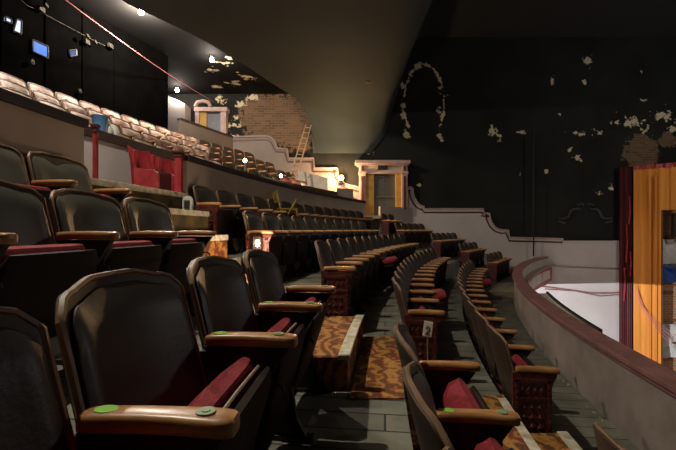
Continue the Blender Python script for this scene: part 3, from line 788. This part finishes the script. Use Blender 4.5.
# ------------------------------------------------------------------ ceilings
edge = [(-4.9,-2.5),(-4.8,3),(-4.55,5.5),(-4.1,7.3),(-3.1,8.76),(-2.35,10.4),(-1.85,11.7),(-1.53,12.4),(-1.25,13.2),(-1.05,13.9),(-.93,14.45)]
def hceil(x, d):
    h = 4.3
    if d > 12.4:
        t = (d-12.4)/2.05; drop = 1.48*(1-math.sqrt(max(0,1-min(1,t)**2.6)))
        k = 1.0 if x < 1.2 else max(0, 1-(x-1.2)/.9)
        h -= drop*k + (.38*t*t)*(1-k)
    if x > 1.6:
        u = min(1,(x-1.6)/1.5); h += 3.2*u*u*(3-2*u)
    return h
def exl(d):
    for (xa,da),(xb,db) in zip(edge, edge[1:]):
        if d <= db: return xa+(xb-xa)*(d-da)/(db-da)
    return edge[-1][0]
mb = MB(); rings = []; nd = 60; nx = 150
for i in range(nd+1):
    d = -2.5 + (14.45+2.5)*(i/nd)**.55 if False else (-2.5+14.9*i/30 if i <= 30 else 12.4+2.05*(i-30)/30)
    xl = exl(d); top = []; 
    for j in range(nx+1):
        x = xl+(17-xl)*(j/nx)**1.5; top.append((x,d,EYE+hceil(x,d)))
    bot = [(x,y,z+.12) for x,y,z in reversed(top)]
    rings.append(top+bot)
mb.loft(rings); struct(mb.build('ceiling', 'ceiling_green', smooth=True), 'dark greenish curved ceiling')
# vertical fascia joining the two ceilings, and the rear ceiling
mb = MB(); rings = []
for i in range(60):
    d = -2.5+16.95*i/59; xl = exl(d); z0 = EYE+hceil(xl,d)+.10
    rings.append([(xl,d,z0),(xl+.08,d,z0),(xl+.08,d,EYE+5.1),(xl,d,EYE+5.1)])
mb.loft(rings); struct(mb.build('trim_1', 'ceiling_green'), 'edge where the curved ceiling steps up')
mb = MB(); mb.box((-6.4,6,EYE+5.1),(12.2,17.2,.12)); struct(mb.build('ceiling', 'rear_ceiling_paint'), 'black ceiling above the upper balcony')

# ------------------------------------------------------------------ ceiling lamps in view
def clamp(px, y, lab, power):
    h = 4.93; d = h*F/(HZ-y); x = (px-CXP)/F*d
    o = thing('ceiling_lamp', lab, 'lamp', (x,d,EYE+5.04), 0, 'bare ceiling lamps')
    mb = MB(); mb.lathe([(0,0),(.07,0),(.06,-.05),(0,-.05)],(0,0,0),12); mb.build('lamp_base','steel',o)
    mb = MB(); mb.lathe([(0,-.05),(.04,-.06),(.065,-.11),(.05,-.16),(0,-.175)],(0,0,0),14); mb.build('bulb','bulb',o,smooth=True)
    return (x,d,EYE+5.04-.26)
LP = [clamp(141,12,'brightest bare ceiling lamp with a star glare, nearest the photo top',0), clamp(212,60,'small bare ceiling lamp right of the red cable',0), clamp(177,90,'bare ceiling lamp above the pale wall end',0)]

# ------------------------------------------------------------------ rear wall: projection ports and fixtures
def on_rear(px, y, xo=-7.19):
    x, d = solve(xo, px); return x, d, EYE+(HZ-y)/F*d
def window(nm, poly, m, lab):
    o = bpy.data.objects.new(nm, None); COL.objects.link(o); struct(o, lab)
    pts = [on_rear(*p, xo=-7.185) for p in poly]; c = sum((Vector(p) for p in pts), Vector())/len(pts)
    mb = MB(); inn = [Vector(p) for p in pts]; bk = [p-Vector((.05,0,0)) for p in inn]
    n = len(inn); mb.add(inn+bk, [tuple(range(n)), tuple(reversed(range(n,2*n)))]+[(i,(i+1)%n,(i+1)%n+n,i+n) for i in range(n)]); mb.build('pane', m, o)
    out = [c+(p-c)*1.18+Vector((.0,0,0)) for p in inn]; 
    mb = MB()
    for i in range(n): mb.tube([out[i], out[(i+1)%n]], .018, 6)
    mb.build('frame', 'black_metal', o)
window('window_1', [(6,17),(11,19.5),(11,23),(6,21)], 'port_white', 'tiny pale lit projection port at far left')
window('window_2', [(17,20),(21,21.5),(20.5,33),(14,30)], 'port_white', 'narrow white lit projection port')
window('window_3', [(34,41),(47,47),(47,57),(34,51)], 'port_blue', 'blue lit square projection port')
window('window_4', [(70,51),(76,50),(76,55),(71,56)], 'port_dim', 'dim blue projection port')
def bracket_light(px, y, lab, heads):
    x, d, z = on_rear(px, y); o = thing('flood_light', lab, 'light fixture', (x+.02,d,z), 0, 'fixtures on the black rear wall')
    mb = MB(); mb.box((.04,0,0),(.07,.15,.10)); mb.build('housing', 'fixture_dark', o, bevel=.01)
    for s in heads:
        mb = MB(); mb.lathe([(0,0),(.02,0),(.045,.06),(.045,.07),(0,.07)],(0,0,0),12)
        h = mb.build('lamp_head', 'fixture_dark', o, smooth=True); h.location=(.1,s,.05); h.rotation_euler=(0,1.2,0)
bracket_light(38,9,'boxy fixture on the rear wall near the top left corner',(.0,))
bracket_light(84,42,'twin headed emergency light on the black rear wall',(-.14,.14))
bracket_light(108,46,'small box fixture at the lower end of the thin conduit',())
mb = MB(); pts = [Vector(on_rear(*p, xo=-7.15)) for p in [(18,-3),(28,6),(36,9),(50,17),(65,25),(80,33),(95,41),(106,46)]]
mb.tube(pts, .0045, 6); tag(mb.build('conduit','cable_white'), 'thin pale conduit sloping down the black rear wall', 'conduit')
h0 = (-5.12,7.3,EYE+4.31); x1 = wallpt(214,102,14.35); P0 = Vector(h0); P1 = Vector((x1[0],14.35,x1[1])); mb = MB()
mb.tube([P0+Vector((-.05,-.1,.72))]+[P0.lerp(P1,i/16)-Vector((0,0,.10*math.sin(PI*i/16))) for i in range(17)], .009, 6); tag(mb.build('hanging_cable','cable_red'), 'pinkish red cable strung below the ceiling towards the small upper door', 'cable')
for k, (px, y) in enumerate([(78,91),(30,62)]):
    x,d,z = on_rear(px,y); mb = MB(); mb.lathe([(0,0),(.05,.0),(.05,.03),(0,.05)],(0,0,0),10); ob = mb.build('wall_fitting','fixture_dark'); ob.location=(x+.03,d,z); ob.rotation_euler=(0,PI/2,0)
    tag(ob, 'small round pinkish fitting low on the black rear wall' if k==0 else 'small round fitting beside the blue projection port', 'fitting')

# small lamps among upper chairs
for (px,y,x0,lab,zf) in ((281,177.5,-3.62,'small glowing bulb on the parapet of the upper balcony right of the red chairs',0),(245,162.5,-3.62,'small dimmer bulb among the pale upper chairs',0)):
    x, d = solve(x0, px); z = EYE+(HZ-y)/F*d
    o = thing('aisle_lamp', lab, 'lamp', (x,d,z), 0, 'small lamps of the upper balcony')
    mb = MB(); mb.tube([(0,0,z*0-(z-(EYE+1.29))),(0,0,0)], .012, 6); mb.build('stem','steel',o)
    mb = MB(); mb.lathe([(0,0),(.03,.01),(.042,.045),(.03,.08),(0,.09)],(0,0,0),12); mb.build('bulb','bulb_small',o,smooth=True)
# bucket and bags on the upper wall cap
x, d = solve(-3.76, 100); ztop = EYE+1.29
o = thing('bucket', 'blue bucket standing on the wall cap left of the pale upper chairs', 'bucket', (x,d,ztop)); o.scale=(.75,.75,.75)
mb = MB(); mb.lathe([(0,0),(.10,0),(.13,.26),(.14,.27),(.14,.28),(.12,.275),(.095,.02),(0,.015)],(0,0,0),20); mb.build('body','bucket_blue',o,smooth=True)
mb = MB(); mb.tube([(0,-.135,.25),(.06,-.10,.15),(.09,0,.12),(.06,.10,.15),(0,.135,.25)], .004, 5); mb.build('handle','steel',o)
for px,lab in ((107,'small white bag sitting right of the blue bucket'),(113,'smaller crumpled white bag at the end of the wall clutter')):
    x, d = solve(-3.76, px); mb = MB(); mb.lathe([(0,0),(.07,.0),(.08,.06),(.05,.13),(.02,.16),(0,.15)],(0,0,0),9); ob = mb.build('plastic_bag','bag_white',smooth=True); ob.location=(x,d,ztop)
    tag(ob, lab, 'bag', 'white bags on the wall cap')

x_, d_ = .87, 11.3
o = thing('ceiling_fixture', 'tiny round fixture on the greenish curved ceiling above the ladder', 'fixture', (x_, d_, EYE+4.3))
mb = MB(); mb.lathe([(0,.02),(.07,.02),(.06,-.04),(.02,-.06),(0,-.06)],(0,0,0),12); mb.build('body','scaffold',o,smooth=True)
# ladder
o = thing('ladder', 'pale wooden ladder leaning against the edge of the curved ceiling', 'ladder', (0,0,0))
top = Vector(((308.5-CXP)/F*14.0, 14.0, EYE+(HZ-125)/F*14.0)); bot = Vector(((298-CXP)/F*13.2, 13.2, EYE+(HZ-161)/F*13.2))
bot = top+(bot-top)*1.35
ax = (top-bot); side = Vector((.95,.3,0)).normalized()*.10
for s in (-1,1):
    mb = MB(); mb.tube([bot+side*s*1.15, top+side*s], .022, 6); mb.build('rail','ladder_wood',o)
for i in range(9):
    p = bot.lerp(top, (i+.5)/9); mb = MB(); mb.tube([p-side*1.1, p+side*1.1], .016, 6); mb.build('rung','ladder_wood',o)

# louvred vent, lit aisle lamp, number card
x, d = solve(-1.90, 188.5)
o = thing('floor_vent', 'white round topped louvered vent standing on the middle carpeted step', 'vent', (-1.655,4.30,1.15), -.15)
mb = MB(); poly = [(-.055,0),(.055,0),(.055,.13)]+[(.055*math.cos(a),.13+.05*math.sin(a)) for a in [PI*i/8 for i in range(1,8)]]+[(-.055,.13)]
mb.prism(poly, lambda x,z:(x,-.02,z), lambda x,z:(x,.02,z)); mb.build('housing','white_paint',o,bevel=.004)
mb = MB()
for i in range(5): mb.box((0,-.024,.03+i*.024),(.07,.012,.007))
mb.build('louver','iron',o)
R = CX-XR['Z']; th = math.asin((4.2-CY)/R); cxz = CX-(R+.17)*math.cos(th); cyz = CY+(R+.17)*math.sin(th)
o = thing('aisle_light', 'glowing square aisle light fixed on the red end panel', 'lamp', (cxz,cyz-.045,ZR['Z']+.49), -th)
mb = MB(); 
for (a,b,c,e) in ((-.045,-.07,-.035,.07),(.035,-.07,.045,.07),(-.045,.06,.045,.07),(-.045,-.07,.045,-.06)): mb.box(((a+c)/2,-.02,(b+e)/2),(c-a,.05,e-b))
mb.box((0,.0,0),(.09,.006,.14)); mb.build('housing','iron',o)
mb = MB(); mb.lathe([(0,-.04),(.018,-.03),(.022,0),(.018,.03),(0,.04)],(0,-.025,0),12); mb.build('bulb','bulb_small',o,smooth=True)
LZ = (cxz+.05, cyz-.20, ZR['Z']+.46)

R = CX-XR['B']; th = math.asin((3.0-CY)/R)
xs, ds = (427.5-CXP)/F*2.95, 2.95
o = thing('sign_stand', 'small cream card with number two on a thin rod before the red end panel', 'sign', (xs,ds,-.16))
zc = EYE-(329-HZ)/F*ds
mb = MB(); mb.tube([(0,0,0),(0,0,zc+.16-.03)], .005, 6); mb.lathe([(0,0),(.05,0),(.05,.008),(0,.01)],(0,0,0),14); mb.build('rod','steel',o)
mb = MB(); mb.box((0,0,0),(.066,.012,.115)); c = mb.build('card','paper',o,loc=(.003,0,zc+.16),rot=(0,.12,-.25),bevel=.003)
mb = MB(); P = [(-.014,.016),(-.010,.028),(.002,.032),(.013,.024),(.012,.010),(-.002,-.008),(-.015,-.024),(.016,-.024)]
mb.tube([(x,-.0075,z-.012) for x,z in P], .0035, 5)
mb.build('digit','ink',c)
# small white tags on far chairs
for (px,y,d,lab) in ((470,262,10.0,'small white tag at the far end of the railing row'),(490.5,268,9.3,'white crumpled paper cup on the far railing row armrest')):
    x=(px-CXP)/F*d; z=EYE+(HZ-y)/F*d
# yellow wooden chair tipped on the row by the parapet
x, d = solve(-2.0, 300)
xx, dd = ringx(-2.02,6.95), 6.95
o = thing('yellow_wooden_chair', 'broken yellow wooden chair lying over the seats below the long parapet', 'chair', (xx,dd,1.26), .4)
mb = MB(); mb.box((0,0,.06),(.32,.34,.025)); mb.build('seat','chair_yellow',o)
for sx in (-.14,.14):
    for sy in (-.15,.15):
        mb = MB(); mb.tube([(sx,sy,.06),(sx*1.1,sy*1.1,-.16)], .016, 6); mb.build('leg','chair_yellow',o)
for sy in (-.15,.15):
    mb = MB(); mb.tube([(-.15,sy,.06),(-.22,sy,.38)], .017, 6); mb.build('back_post','chair_yellow',o)
for z in (.2,.34):
    mb = MB(); mb.box((-.15-.07*(z-.06)/.32,0,z),(.02,.30,.05)); mb.build('back_rail','chair_yellow',o)
mb = MB(); mb.tube([(-.1,-.32,-.10),(.05,-.45,.20)], .017, 6); mb.build('loose_slat','chair_yellow',o)

# ------------------------------------------------------------------ side wall furniture
mb = MB(); x,_z = wallpt(533.5,0,14.2); mb.tube([(x,14.2,EYE-(256-HZ)/F*14.2),(x,14.2,EYE+(HZ-130)/F*14.2)], .025, 8); tag(mb.build('wall_pipe','black_metal'), 'thin black vertical pipe standing before the far side wall', 'pipe')
mb = MB(); mb.tube([(wallpt(550,266,14.38)[0],14.38,wallpt(0,266,14.38)[1]),(wallpt(622,271,14.38)[0],14.38,wallpt(0,269,14.38)[1])], .02, 6); tag(mb.build('wall_conduit','steel'), 'thin conduit running along the shaded part of the lower side wall', 'conduit')
mb = MB(); mb.tube([(wallpt(px,0,14.34)[0],14.34,wallpt(0,y,14.34)[1]) for px,y in ((540,286),(570,290),(590,293),(610,293),(628,292))], .03, 6); 
mb.tube([(wallpt(px,0,14.34)[0],14.34,wallpt(0,y,14.34)[1]) for px,y in ((545,289),(575,291),(600,296),(628,294))], .02, 6); tag(mb.build('cable_bundle','rail_cap'), 'reddish cable bundle draped along the sunlit lower wall', 'cable')
# plaster scroll ornament on black wall
mb = MB()
for s in (-1,1):
    c = [(585+s*x, y) for x,y in ((1,205),(4,203.5),(8,205),(8,209),(5,209),(12,209),(15,212),(17,217),(22,219),(27,218),(27,221),(20,223))]
    mb.tube([(wallpt(px,0,14.47)[0],14.47,wallpt(0,y,14.47)[1]) for px,y in c], .05, 6)
mat('scroll_paint', (.05,.052,.048), .5, .3, 6)
tag(mb.build('plaster_scroll','scroll_paint',smooth=True), 'black painted scroll moulding with two volutes on the side wall', 'moulding')

# ------------------------------------------------------------------ stage side: curtain and clutter
C0 = Vector((10.72,14.15)); C1 = Vector((12.15,13.0))
def drape(t0, t1, z0, z1, amp, freq, m, name, parent, offn=0, th=.02, nz=2):
    mb = MB(); n = max(8,int((t1-t0)*110)); dirv = (C1-C0); L_ = dirv.length; dirn = dirv.normalized(); nrm = Vector((dirn.y,-dirn.x))
    if nrm.y > 0: nrm = -nrm
    rings = []
    for i in range(n+1):
        t = t0+(t1-t0)*i/n; w_ = amp*(math.sin(t*freq)+.4*math.sin(t*freq*2.3+1)); p = C0+dirv*t+nrm*(offn+w_)
        q = p-nrm*th
        rings.append([(p.x,p.y,z0),(p.x,p.y,z1),(q.x,q.y,z1),(q.x,q.y,z0)])
    mb.loft(rings); return mb.build(name, m, parent, smooth=True)
o = thing('stage_curtain', 'tall orange stage curtain with red top border at the right edge', 'curtain', (0,0,0))
drape(0, .42, -6.2, EYE+2.28, .022, 34, 'curtain_orange', 'drape', o)
drape(.42, 1.0, EYE+.68, EYE+2.2, .022, 34, 'curtain_orange', 'drape', o)
drape(0, 1.0, EYE+2.16, EYE+2.30, .03, 40, 'red_paint', 'border', o, offn=.06)
for t in (.24,.33): drape(t, t+.03, -6.1, EYE+1.9, .01, 60, 'curtain_orange', 'seam_fold', o, offn=.07, th=.05)
o = thing('side_drape', 'dark red velvet drape hanging left of the orange curtain', 'curtain', (0,0,0))
mb = MB(); rings=[]
for i in range(25):
    x = 10.30+.42*i/24; y = 14.25+.035*math.sin(i*1.5); rings.append([(x,y,-6.0),(x,y,EYE+2.3),(x,y+.03,EYE+2.3),(x,y+.03,-6.0)])
mb.loft(rings); mb.build('cloth','dark_red',o,smooth=True)
mb = MB()
for k,(x,z,l) in enumerate(((10.6,EYE+1.2,1.0),(10.5,EYE+.2,1.4),(10.64,EYE-.8,.9),(10.42,EYE-1.4,1.2))): mb.tube([(x,14.19,z),(x+.02,14.18,z-l*.5),(x-.02,14.19,z-l)], .025, 5)
mb.build('trim_cord','red_paint',o)
mb = MB()
for k in range(4):
    pts=[]
    for i in range(9):
        t=i/8; pts.append((10.62+.9*t**1.5+.05*k, 13.95-.5*t, EYE-1.9-.9*k*.15-2.1*t**.7*(1-.12*k)))
    mb.tube(pts, .008, 5)
tag(mb.build('loose_cables','cable_red'), 'tangle of pink and white cables hanging at the foot of the orange curtain', 'cables')
mb = MB(); mb.box((13.3,14.3,-1.5),(3.2,.2,9)); ob = tag(mb.build('brick_wall','brick_orange'), 'orange brick wall glimpsed beyond the curtain edge', 'brick wall')
mb = MB(); 
def wob(n=14,m_=10,x0=11.32,x1=12.9,z0=-.3,z1=.6,y=14.04):
    vs=[];fs=[]
    for j in range(m_+1):
        for i in range(n+1):
            vs.append((x0+(x1-x0)*i/n+.02*random.uniform(-1,1), y+.06*math.sin(i*1.3+j*.9)+.03*random.uniform(-1,1), z0+(z1-z0)*j/m_))
    n1=n+1; N=len(vs)
    fr=[(j*n1+i,j*n1+i+1,(j+1)*n1+i+1,(j+1)*n1+i) for j in range(m_) for i in range(n)]
    bk=[(x,yy+.05,z) for x,yy,z in vs]
    fs = fr+[tuple(N+q for q in reversed(f_)) for f_ in fr]; vs = vs+bk
    per=[i for i in range(n1)]+[j*n1+n for j in range(1,m_+1)]+[m_*n1+i for i in range(n-1,-1,-1)]+[j*n1 for j in range(m_-1,0,-1)]
    fs += [(per[q],per[q]+N,per[(q+1)%len(per)]+N,per[(q+1)%len(per)]) for q in range(len(per))]
    mb_=MB(); mb_.add(vs,fs); return mb_
tag(wob(z0=EYE-1.25,z1=EYE-.35).build('dust_sheet','sheet_white',smooth=True), 'crumpled white sheet above the blue tarp right of the curtain', 'sheet')
tag(wob(z0=EYE-1.9,z1=EYE-1.28,y=14.0).build('tarp','tarp_blue',smooth=True), 'bright blue tarp at the right edge of the photo', 'tarp')
tag(wob(z0=EYE-4.6,z1=EYE-3.4,y=14.0).build('dust_sheet','sheet_white',smooth=True), 'lower crumpled white sheet at the right edge above the railing cap', 'sheet')
o = thing('scaffold_shelf', 'dark wooden shelf frame right of the orange curtain', 'shelf', (0,0,0))
mb = MB(); mb.box((11.36,13.7,-1.6),(.06,.06,8)); mb.build('post','scaffold',o)
for z in (EYE-.32,EYE-1.27,EYE-1.95,EYE-3.2,EYE-4.0):
    mb = MB(); mb.box((12.4,13.75,z),(1.2,.1,.05)); mb.build('board','scaffold',o)
mb = MB(); mb.box((12.35,13.75,EYE+.15),(1.1,.12,.85)); mb.build('back_panel','shell',o)

# litter at the railing foot
for i,(px,y) in enumerate(((571,385),(583,398),(597,413),(603,418),(606,421),(566,381),(590,407))):
    h = EYE+.65; d = h*F/(y-HZ); x=(px-CXP)/F*d-.03
    mb = MB(); s=.012+.012*random.random(); mb.add([(x-s,d-s,-.649),(x+s*1.3,d-s*.4,-.649),(x+s*.3,d+s*1.4,-.649),(x,d,-.649+s)],[(0,1,3),(1,2,3),(2,0,3),(0,2,1)])
    tag(mb.build('plaster_flake','debris'), ['pale plaster flake by the railing foot, topmost but one','pale plaster flake by the railing foot, above the corner of the carpet','pale plaster flake in the cluster by the railing foot, its upper left','pale flake in the middle of the cluster by the railing foot','lowest pale flake by the railing foot','topmost pale plaster flake by the railing foot','lone pale flake just above the cluster by the railing foot'][i], 'plaster flake', 'plaster flakes along the railing foot')

# ------------------------------------------------------------------ lights
def pt(name, loc, power, col=(1,.86,.68), size=.05, spot=None, aim=None, blend=.3):
    l = bpy.data.lights.new(name, 'SPOT' if spot else 'POINT'); l.energy = power; l.color = col; l.shadow_soft_size = size
    if spot: l.spot_size = math.radians(spot); l.spot_blend = blend
    o = bpy.data.objects.new(name, l); COL.objects.link(o); o.location = loc
    if aim is not None: o.rotation_euler = (Vector(aim)-Vector(loc)).to_track_quat('-Z','Y').to_euler()
    return o
WARM = (1,.80,.60)
pt('lamp_light', LP[0], 800, (1,.84,.70), .06); pt('lamp_light', LP[1], 70, (1,.84,.70), .05); pt('lamp_light', LP[2], 45, (1,.84,.72), .05)
pt('ceiling_key', (-2.2,2.2,EYE+4.15), 520, (1,.90,.74), .035)
pt('lamp_light', lampA, 250, (1,.62,.30), .06)
pt('lamp_light', LZ, 9.0, (1,.75,.5), .03)
pt('under_balcony_light', (2.6,8.0,-1.088), 3600, (.95,.96,1), .008)
pt('stage_fill', (12.0,7.0,EYE+3.2), 360, (1,.93,.85), .5)  # unseen fill added on the stage side to lift parapets and chair fronts
w = bpy.data.worlds.new('World'); sc.world = w; w.use_nodes = True
bg = w.node_tree.nodes['Background']; bg.inputs[0].default_value=(.75,.8,.9,1); bg.inputs[1].default_value=.0

# ------------------------------------------------------------------ camera
cam = bpy.data.cameras.new('camera'); co = bpy.data.objects.new('camera', cam); COL.objects.link(co)
co.location = (0,0,EYE); co.rotation_euler = (PI/2,0,0)
cam.sensor_width = 36; cam.lens = 36*F/676; cam.shift_y = 4.5/676; cam.clip_start = .02; cam.clip_end = 100
sc.camera = co
vs = sc.view_settings; vs.view_transform='Standard'; vs.look='None'; vs.gamma=1; vs.exposure=0; vs.use_curve_mapping=False
